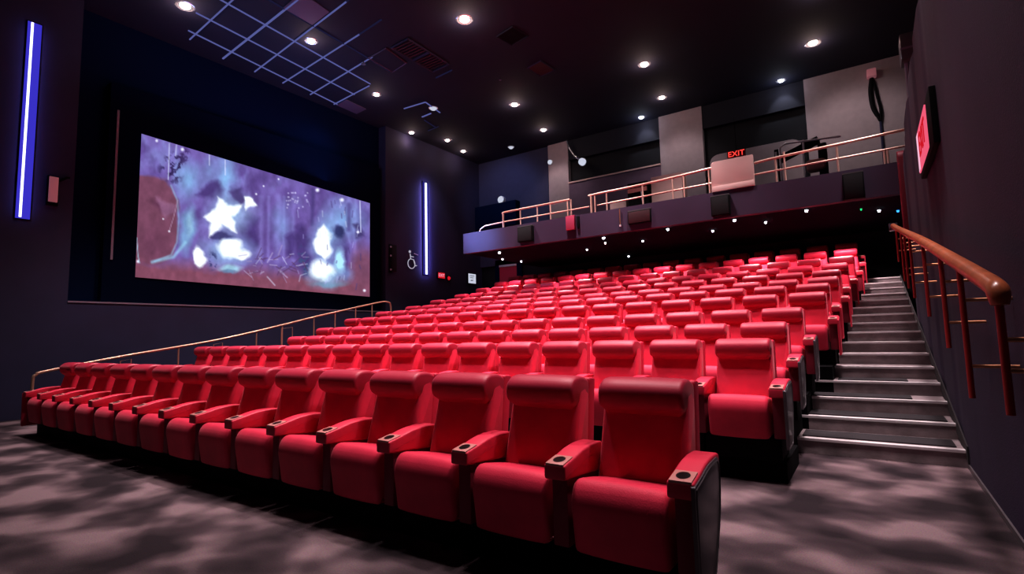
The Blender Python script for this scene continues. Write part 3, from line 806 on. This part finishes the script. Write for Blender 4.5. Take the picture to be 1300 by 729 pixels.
def light(kind, name, loc, energy, color, **k):
    ld = bpy.data.lights.new(name, kind); ld.energy = energy; ld.color = color
    for a, v in k.items(): setattr(ld, a, v)
    o = bpy.data.objects.new(name, ld); C.objects.link(o); o.location = loc
    return o
def aim(o, target):
    d = Vector(target)-Vector(o.location)
    o.rotation_euler = d.to_track_quat('-Z', 'Y').to_euler()
first = None
for x, y, s, p, lab in LAMPS:
    t = thing('downlight', lab, 'ceiling light', (x, y, CEIL), 0, 'ceiling downlights')
    b = bmesh.new()
    n = 20
    for (r0, z0), (r1, z1) in (((.10*s, -.004), (.135*s, -.012)), ((.135*s, -.012), (.15*s, 0.0))):
        A = [b.verts.new((r0*math.cos(2*math.pi*k/n), r0*math.sin(2*math.pi*k/n), z0)) for k in range(n)]
        B = [b.verts.new((r1*math.cos(2*math.pi*k/n), r1*math.sin(2*math.pi*k/n), z1)) for k in range(n)]
        for k in range(n): b.faces.new((A[k], A[(k+1) % n], B[(k+1) % n], B[k]))
    link('trim_ring', b, M['chrome'], t, 60)
    link('bulb', disc(bmesh.new(), (0, 0, -.035), .055*s, .032, 'z', 16, r2=.085*s), M['lamp'] if p > .65 else M['lamp_cool'], t, 0)
    # added point light; its halo on the ceiling stands in for lens glare
    light('POINT', 'lamp_or_glare_halo', (x, y, CEIL-.22), 9*p*s, (1.0, .72, .62) if p > .65 else (.8, .85, 1), shadow_soft_size=.05)

# ------------------------------------------------------------------ balcony fittings
BR = BY+.05
def balcony_rail(label, top, low, posts, name='balcony_rail'):
    c = (top[0][0], BR, 4.2)
    t = thing(name, label, 'railing', c)
    link('top_rail', local(tube(bmesh.new(), smooth_path(top, 4), .028, 8), c), M['rail_pink'], t, 60)
    link('lower_rail', local(tube(bmesh.new(), low, .02, 8), c), M['rail_pink'], t, 60)
    for x, z0, z1 in posts: link('post', local(tube(bmesh.new(), [(x, BR, z0), (x, BR, z1)], .02, 8), c), M['rail_pink'], t, 60)
balcony_rail('pale metal railing on the blue-lit screen-side end of the balcony front',
             [(-8.11, BR, 4.2), (-8.11, BR, 4.56), (-8.05, BR, 4.62), (-7.02, BR, 4.63), (-6.05, BR, 4.64)],
             [(-8.93, BR, 4.2), (-8.9, BR, 4.27), (-8.75, BR, 4.34), (-8.1, BR, 4.36), (-5.52, BR, 4.37)],
             [(-7.55, 4.2, 4.62), (-7.02, 4.2, 4.63), (-6.62, 4.2, 4.63), (-6.12, 4.2, 4.64), (-6.02, 4.2, 4.64)])
balcony_rail('long pale metal railing along the middle of the balcony front',
             [(-5.46, BR, 4.2), (-5.46, BR, 4.60), (-5.42, BR, 4.65), (-4.0, BR, 4.68), (-2.6, BR, 4.75)],
             [(-5.3, BR, 4.37), (-2.62, BR, 4.42)],
             [(-5.36, 4.2, 4.65), (-5.05, 4.2, 4.66), (-4.15, 4.2, 4.68), (-3.45, 4.2, 4.72), (-3.2, 4.2, 4.73), (-2.66, 4.2, 4.76), (-2.6, 4.2, 4.5)])
balcony_rail('gold-toned metal railing of the balcony front near the plum wall',
             [(-1.75, BR, 4.68), (-1.3, BR, 4.71), (.0, BR, 4.75), (.75, BR, 4.78), (2.9, BR, 4.84)],
             [(-1.77, BR, 4.44), (.0, BR, 4.47), (2.9, BR, 4.5)],
             [(-1.36, 4.2, 4.71), (-1.2, 4.2, 4.8), (-.3, 4.2, 4.74), (.42, 4.2, 4.48), (.47, 4.2, 4.48)])
sr = thing('steps_railing', 'white slim handrail of the balcony steps behind the gold-toned railing', 'railing', (-1.3, 12.9, 3.9))
b = tube(bmesh.new(), [(-.12, .02, 0), (-.12, .02, 1.42), (.0, .02, 1.5), (1.05, .02, 1.42)], .022, 8); link('rail', b, M['white'], sr, 60)
link('post', tube(bmesh.new(), [(.35, .02, 0), (.35, .02, 1.5)], .02, 8), M['white'], sr, 60)
link('post', tube(bmesh.new(), [(-.2, .02, 0), (-.2, .02, 1.35)], .02, 8), M['white'], sr, 60)

bd = thing('notice_board', 'blank cream board fixed to the balcony railing under the red exit sign', 'board', (-2.18, BR-.04, 4.2))
link('panel', prism(bmesh.new(), round_poly([(-.42, .0), (.42, .0), (.42, .66), (-.42, .66)], [.02, .02, .02, .08]), 'y', -.015, .015, bev=.004), M['board'], bd)
link('bottom_ledge', bx(-.42, .42, -.04, .02, .0, .12, bev=.01), M['board'], bd)
ex = thing('exit_sign', 'red glowing exit sign above the cream board on the balcony', 'sign', (-2.33, 12.9, 5.38))
link('casing', bx(-.2, .2, 0, .06, -.08, .1, bev=.005), M['red_dark'], ex)
text('lettering', 'EXIT', .18, M['exit_glow'], ex, basis((1, 0, 0), (0, 0, 1), (0, -1, 0), (0, -.006, .01)), .004)
link('hanger', tube(bmesh.new(), [(0, .03, .12), (0, .03, .9)], .008, 6), M['black'], ex)
link('support_post', tube(bmesh.new(), [(-.05, .03, -.1), (-.05, .03, -1.38)], .02, 6), M['board'], ex)

def fascia_speaker(x0, x1, z0, z1, label, m='spk', d=.12):
    c = ((x0+x1)/2, BY, (z0+z1)/2)
    t = thing('loudspeaker', label, 'loudspeaker', c, 0, 'speakers on the balcony front')
    w, h = (x1-x0)/2, (z1-z0)/2
    link('cabinet', bx(-w, w, -d, 0, -h, h, bev=.01), M['black'], t); link('grille', bx(-w+.02, w-.02, -d-.012, -d+.002, -h+.02, h-.02, bev=.004), M[m], t)
    link('bracket', bx(-w, w, -d*.9, 0, h, h+.025), M['side_trim'], t)
fascia_speaker(-7.55, -7.1, 3.7, 4.1, 'dark square speaker on the blue-lit end of the balcony front')
fascia_speaker(-4.5, -3.95, 3.76, 4.06, 'flat wide speaker panel on the balcony front below the long railing', 'louvre', .05)
fascia_speaker(-2.62, -2.25, 3.66, 4.08, 'dark speaker on the balcony front below the cream board')
fascia_speaker(-.25, .08, 3.62, 4.1, 'dark tall speaker on the balcony front nearest the plum wall')
pb = thing('control_box', 'small pink box on the balcony front under the gap in the rails', 'box', (-6.0, BY, 4.02))
link('cover', bx(-.12, .12, -.08, 0, -.18, .18, bev=.01), M['pink'], pb); link('switch', bx(.17, .23, -.05, 0, -.16, .14, bev=.006), M['black'], pb)
pp = thing('drop_pipe', 'thin pale pipe with a tip on the balcony front beside the flat speaker panel', 'pipe', (-4.7, BY, 3.95))
link('pipe', tube(bmesh.new(), [(0, -.03, .22), (0, -.03, -.17)], .012, 6), M['brass'], pp); link('tip', disc(bmesh.new(), (0, -.03, -.2), .025, .04, 'z', 10), M['white'], pp)

# things standing on the balcony
dk = thing('equipment_rack', 'dark open rack with pale shelf standing behind the long balcony railing', 'rack', (-4.35, 12.4, 3.9))
link('frame', bx(-.42, .1, -.2, .2, 0, 1.05, bev=.01), M['black'], dk); link('shelf', bx(-.40, .08, -.24, -.2, .8, .9), M['cup'], dk)
link('strut', tube(bmesh.new(), [(.0, -.22, .1), (-.06, -.22, .8)], .015, 6), M['white'], dk)
pc = tag(link('cabinet', bx(-4.2, -3.45, 12.3, 12.7, 3.9, 5.03, bev=.01), M['board'], None), 'pale cabinet behind the long balcony railing beside the dark rack', 'cabinet')
tag(link('crate', bx(-5.3, -4.85, 12.3, 12.7, 3.9, 4.62, bev=.02), M['board'], None), 'low pale crate behind the start of the long balcony railing', 'crate')
dc = thing('equipment_cart', 'dark cluttered equipment stand with pale bundle behind the gold-toned railing', 'equipment', (-.95, 13.3, 3.9))
link('upright', bx(-.62, -.5, -.1, .1, 0, 1.5, bev=.01), M['black'], dc); link('cross_bar', prism(bmesh.new(), [(-.5, 1.35), (.25, 1.62), (.3, 1.5), (-.5, 1.2)], 'y', -.1, .1), M['black'], dc)
link('bundle', loft(bmesh.new(), round_poly([(-.15, .85), (.15, .85), (.15, 1.15), (-.15, 1.1)], .08), .2, .08, x0=.2), M['cup'], dc)
link('column', bx(.25, .42, -.1, .1, 0, 1.45, bev=.02), M['spk'], dc)
wl = thing('wall_lamp', 'black cable-hung spotlight on the pale pier over the balcony end', 'wall light', (.46, 15.8, 7.0))
link('lamp_head', bx(-.1, .1, -.2, 0, .55, .75, bev=.02), M['sconce'], wl)
link('bracket', tube(bmesh.new(), smooth_path([(0, -.05, .55), (-.05, -.06, .2), (-.03, -.06, -.2), (.05, -.06, -.45)], 4), .05, 8), M['black'], wl)
link('cable', tube(bmesh.new(), smooth_path([(.03, -.05, .5), (.07, -.06, .1), (.12, -.06, -.3), (.1, -.06, -.6), (.05, -.05, -.45)], 4), .03, 6), M['black'], wl)
link('conduit', tube(bmesh.new(), [(.1, -.03, -.4), (.1, -.03, -2.0)], .03, 6), M['wall'], wl)
cv = thing('curved_lamp', 'pale curved bracket arm with a glowing lamp head hung before the rear parapet', 'lamp', (-7.75, 15.6, 7.1))
link('arm', tube(bmesh.new(), smooth_path([(-.45, 0, .85), (-.4, 0, .6), (-.2, 0, .25), (.05, 0, .02)], 5), [.02]*5+[.03]*6+[.05]*5, 10), M['chrome'], cv, 60)
link('head', disc(bmesh.new(), (.1, -.06, -.06), .12, .1, 'y', 16), M['notice'], cv); link('cap', disc(bmesh.new(), (.1, .03, -.06), .14, .08, 'y', 16, r2=.08), M['chrome'], cv)
for (x, z, r, lab) in ((-9.0, 7.36, .08, 'small white lamp on the first pale pier'), (-11.18, 6.37, .12, 'small white floodlight on the far upper wall above the dark box')):
    t = thing('wall_lamp', lab, 'wall light', (x, 15.8, z)); link('lens', disc(bmesh.new(), (0, -.06, 0), r, .04, 'y', 14), M['notice'], t); link('base', disc(bmesh.new(), (0, -.02, 0), r*1.2, .12, 'y', 14), M['white'], t)
t = thing('sensor', 'tiny pale cyan indicator lamp on the middle pale pier', 'light', (-4.05, 15.8, 5.2))
link('lens', disc(bmesh.new(), (0, -.04, 0), .05, .03, 'y', 10), M['blue_led'], t); link('base', disc(bmesh.new(), (0, -.015, 0), .07, .03, 'y', 10), M['white'], t)
# box loudspeaker on the outer side of the plum partition, with its pole
gb = thing('box_loudspeaker', 'grey box loudspeaker peeking over the top of the plum wall', 'loudspeaker', (1.0, 12.0, 6.45))
link('cabinet', bx(-.18, .5, -.15, .3, -.24, .25, bev=.03), M['side_trim'], gb); link('band', bx(-.185, .505, -.155, .0, -.06, -.02), M['trim'], gb)
link('pole', tube(bmesh.new(), [(-.08, .1, -.2), (-.08, .1, -2.25)], .05, 8), M['trim'], gb)
link('ceiling_bracket', tube(bmesh.new(), [(.2, .1, .2), (.2, .1, 1.55)], .04, 8), M['black'], gb)
b = bmesh.new(); loft(b, round_poly([(BY-.22, 2.9), (BY-.02, 2.9), (BY-.02, 4.4), (BY-.22, 4.3)], [.02, .02, .08, .08]), .07, .02, x0=.66)
tag(link('curtain', b, M['red_dark'], None), 'narrow red curtain edge hanging where the plum wall meets the balcony', 'curtain')

# lamps under the balcony
for x, y, r, m, lab in [(-.91, 11.9, .06, 'lamp_cool', 'small white soffit lamp under the balcony near the tall speaker'), (-1.76, 12.59, .05, 'lamp_cool', 'dim white soffit lamp set deeper beneath the balcony, past the one near the tall speaker'),
                        (-2.27, 11.9, .06, 'lamp_cool', 'bright soffit lamp at the balcony edge below the cream board'), (-2.94, 12.82, .05, 'lamp_cool', 'soffit lamp deep beneath the balcony past the long railing end'),
                        (-3.72, 11.9, .06, 'lamp_cool', 'bright soffit lamp at the balcony edge below the pale cabinet'), (-4.73, 13.0, .05, 'lamp_cool', 'soffit lamp deep beneath the flat speaker panel'),
                        (-5.33, 11.9, .07, 'lamp_cool', 'bright soffit lamp at the balcony edge under the long railing start'), (-6.45, 13.25, .045, 'lamp_cool', 'small soffit lamp deep beneath the pink box'),
                        (-5.6, 12.6, .04, 'lamp', 'small warm soffit lamp between two bright ones'), (-6.04, 15.3, .05, 'lamp_cool', 'low soffit lamp by the rear wall over the back row'),
                        (-8.59, 12.0, .07, 'lamp_cool', 'brightest soffit lamp beneath the blue-lit balcony end'), (-9.25, 13.08, .05, 'lamp_cool', 'soffit lamp beneath the tip of the blue-lit balcony end'), (-9.1, 13.9, .05, 'lamp_cool', 'soffit lamp nearest the red door under the balcony'),
                        (.0, 12.5, .035, 'green_led', 'tiny green indicator lamp beneath the balcony over the steps'), (.3, 12.9, .05, 'lamp_cool', 'dim white soffit lamp over the top of the steps'), (.62, 13.2, .05, 'blue_led', 'tiny blue indicator lamp beneath the balcony over the steps')]:
    t = thing('soffit_lamp', lab, 'ceiling light', (x, y, 3.64), 0, 'small lamps beneath the balcony')
    r *= .55; link('bulb', disc(bmesh.new(), (0, 0, -.05), r*.7, .04, 'z', 12, r2=r), M[m], t, 0); link('trim_ring', disc(bmesh.new(), (0, 0, -.012), r*1.35, .011, 'z', 14), M['black'], t, 0)

# big exit sign on the right-hand wall
sg = thing('exit_sign', 'large pink-red lit exit sign in a thick black box on the plum wall', 'sign', (XW, 6.66, 3.12))
link('box', bx(-.05, .0, -.84, .55, -.26, .26, bev=.01), M['black'], sg)
link('face', bx(-.062, -.049, -.50, .51, -.2, .215), M['exit_face'], sg, 0)
link('pale_edge', bx(-.064, -.056, .33, .50, -.19, .205), M['exit_edge'], sg, 0)
text('lettering', 'EXIT', .33, M['exit_red'], sg, basis((0, -1, 0), (0, 0, 1), (-1, 0, 0), (-.066, -.07, .01)), .003)

# ------------------------------------------------------------------ lights
w = bpy.data.worlds.new('world'); scene.world = w; w.use_nodes = True
w.node_tree.nodes['Background'].inputs[0].default_value = (.55, .35, .6, 1); w.node_tree.nodes['Background'].inputs[1].default_value = .0
def spot(loc, target, e, col, angle=80, blend=.7, size=.25):
    o = light('SPOT', 'house_or_added_spot', loc, e, col, spot_size=math.radians(angle), spot_blend=blend, shadow_soft_size=size); aim(o, target); return o  # serves the room's downlights and the added blue washes alike
WARM = (1.0, .84, .86)
for x, y, e in [(-9.6, 3.2, 560), (-6.6, 3.3, 560), (-3.6, 3.4, 620), (-1.4, 3.5, 420),
                (-9.6, 4.9, 1100), (-6.8, 4.9, 1250), (-4.0, 5.0, 1250),
                (-9.2, 7.8, 1800), (-6.6, 7.8, 2400), (-4.0, 7.8, 1900),
                (-8.8, 10.4, 1700), (-6.0, 10.4, 1700), (-3.4, 10.4, 1300)]:
    spot((x, y, 7.85), (x, y+(.45 if y < 4 else -.1), 0), e, WARM, 74, .85)
for y, e in ((4.3, 1000), (6.4, 1150), (8.6, 1100), (10.8, 950)):
    spot((.1, y, 7.85), (-1.7, y-.2, 0), e, WARM, 60, .85)
for x in (-9.5, -7.0, -4.6, -2.2, -.4):
    for y, e in ((12.1, 120), (13.7, 170)):
        spot((x, y, 3.56), (x, y+.3, 0), e, (1, .8, .82), 140, .8, .06)
# light washes
spot((-11.2, 9.2, 7.8), (-12.6, 8.6, 6.0), 60, (.08, .45, 1), 80, 1)  # added teal spot without a fixture, imitates screen glow in the recess
spot((-5.5, 15.45, 7.95), (-5.5, 15.86, 7.2), 26, (.85, .88, 1), 70, .5, .04)
spot((-1.55, 15.45, 7.95), (-1.55, 15.86, 7.2), 26, (.85, .88, 1), 70, .5, .04)
for yy, zz, ll, e in ((12.87, 4.95, 3.1, 40), (2.65, 5.35, 3.5, 5)):
    o = light('AREA', 'strip_glow', (XL+.14, yy, zz), e, (.36, .32, 1), shape='RECTANGLE', size=.06, size_y=ll); aim(o, (XL-1, yy, zz)); 
    o.rotation_euler = basis((0, 1, 0), (0, 0, 1), (1, 0, 0), (0, 0, 0)).to_euler()
spot((-11.3, 13.0, 7.85), (-12.1, 13.0, 3), 90, (.9, .78, 1), 66, .6)
spot((-10.4, 8.9, 4.9), (-9.0, 11.5, 4.05), 1300, (.26, .46, 1), 30, 1)  # added blue spot in mid-air, imitates strip and screen light on the fascia
spot((-10.5, 13.2, 7.6), (-11.0, 15.9, 6.3), 110, (.4, .55, 1), 80)  # added blue wash to tint the rear side wall, no fixture
spot((-8.7, 14.6, 7.5), (-8.7, 16, 5.6), 42, WARM, 90)
spot((-4.4, 14.3, 7.5), (-4.4, 16, 5.6), 42, WARM, 90)
spot((-.4, 13.6, 7.5), (.2, 16, 5.4), 80, WARM, 90)
spot((-2.0, 13.6, 7.5), (-2.2, 12.0, 4.2), 60, WARM, 90)
o = light('AREA', 'added_blue_uplight', (-11.2, 6.8, 5.6), 52, (.25, .42, 1), shape='RECTANGLE', size=5, size_y=1); aim(o, (-10.6, 7.0, 8))  # added area lamp facing up, tints the grid and ceiling blue
o = light('AREA', 'fill_light', (-4, -3.5, 6.5), 7, (.8, .5, .8), shape='RECTANGLE', size=8, size_y=2); aim(o, (-5, 6, 1))

# ------------------------------------------------------------------ look
scene.view_settings.view_transform = 'Standard'
scene.view_settings.look = 'None'
scene.view_settings.exposure = .25
scene.view_settings.gamma = .84
scene.cycles.use_denoising = True
scene.cycles.max_bounces = 6
scene.cycles.diffuse_bounces = 2
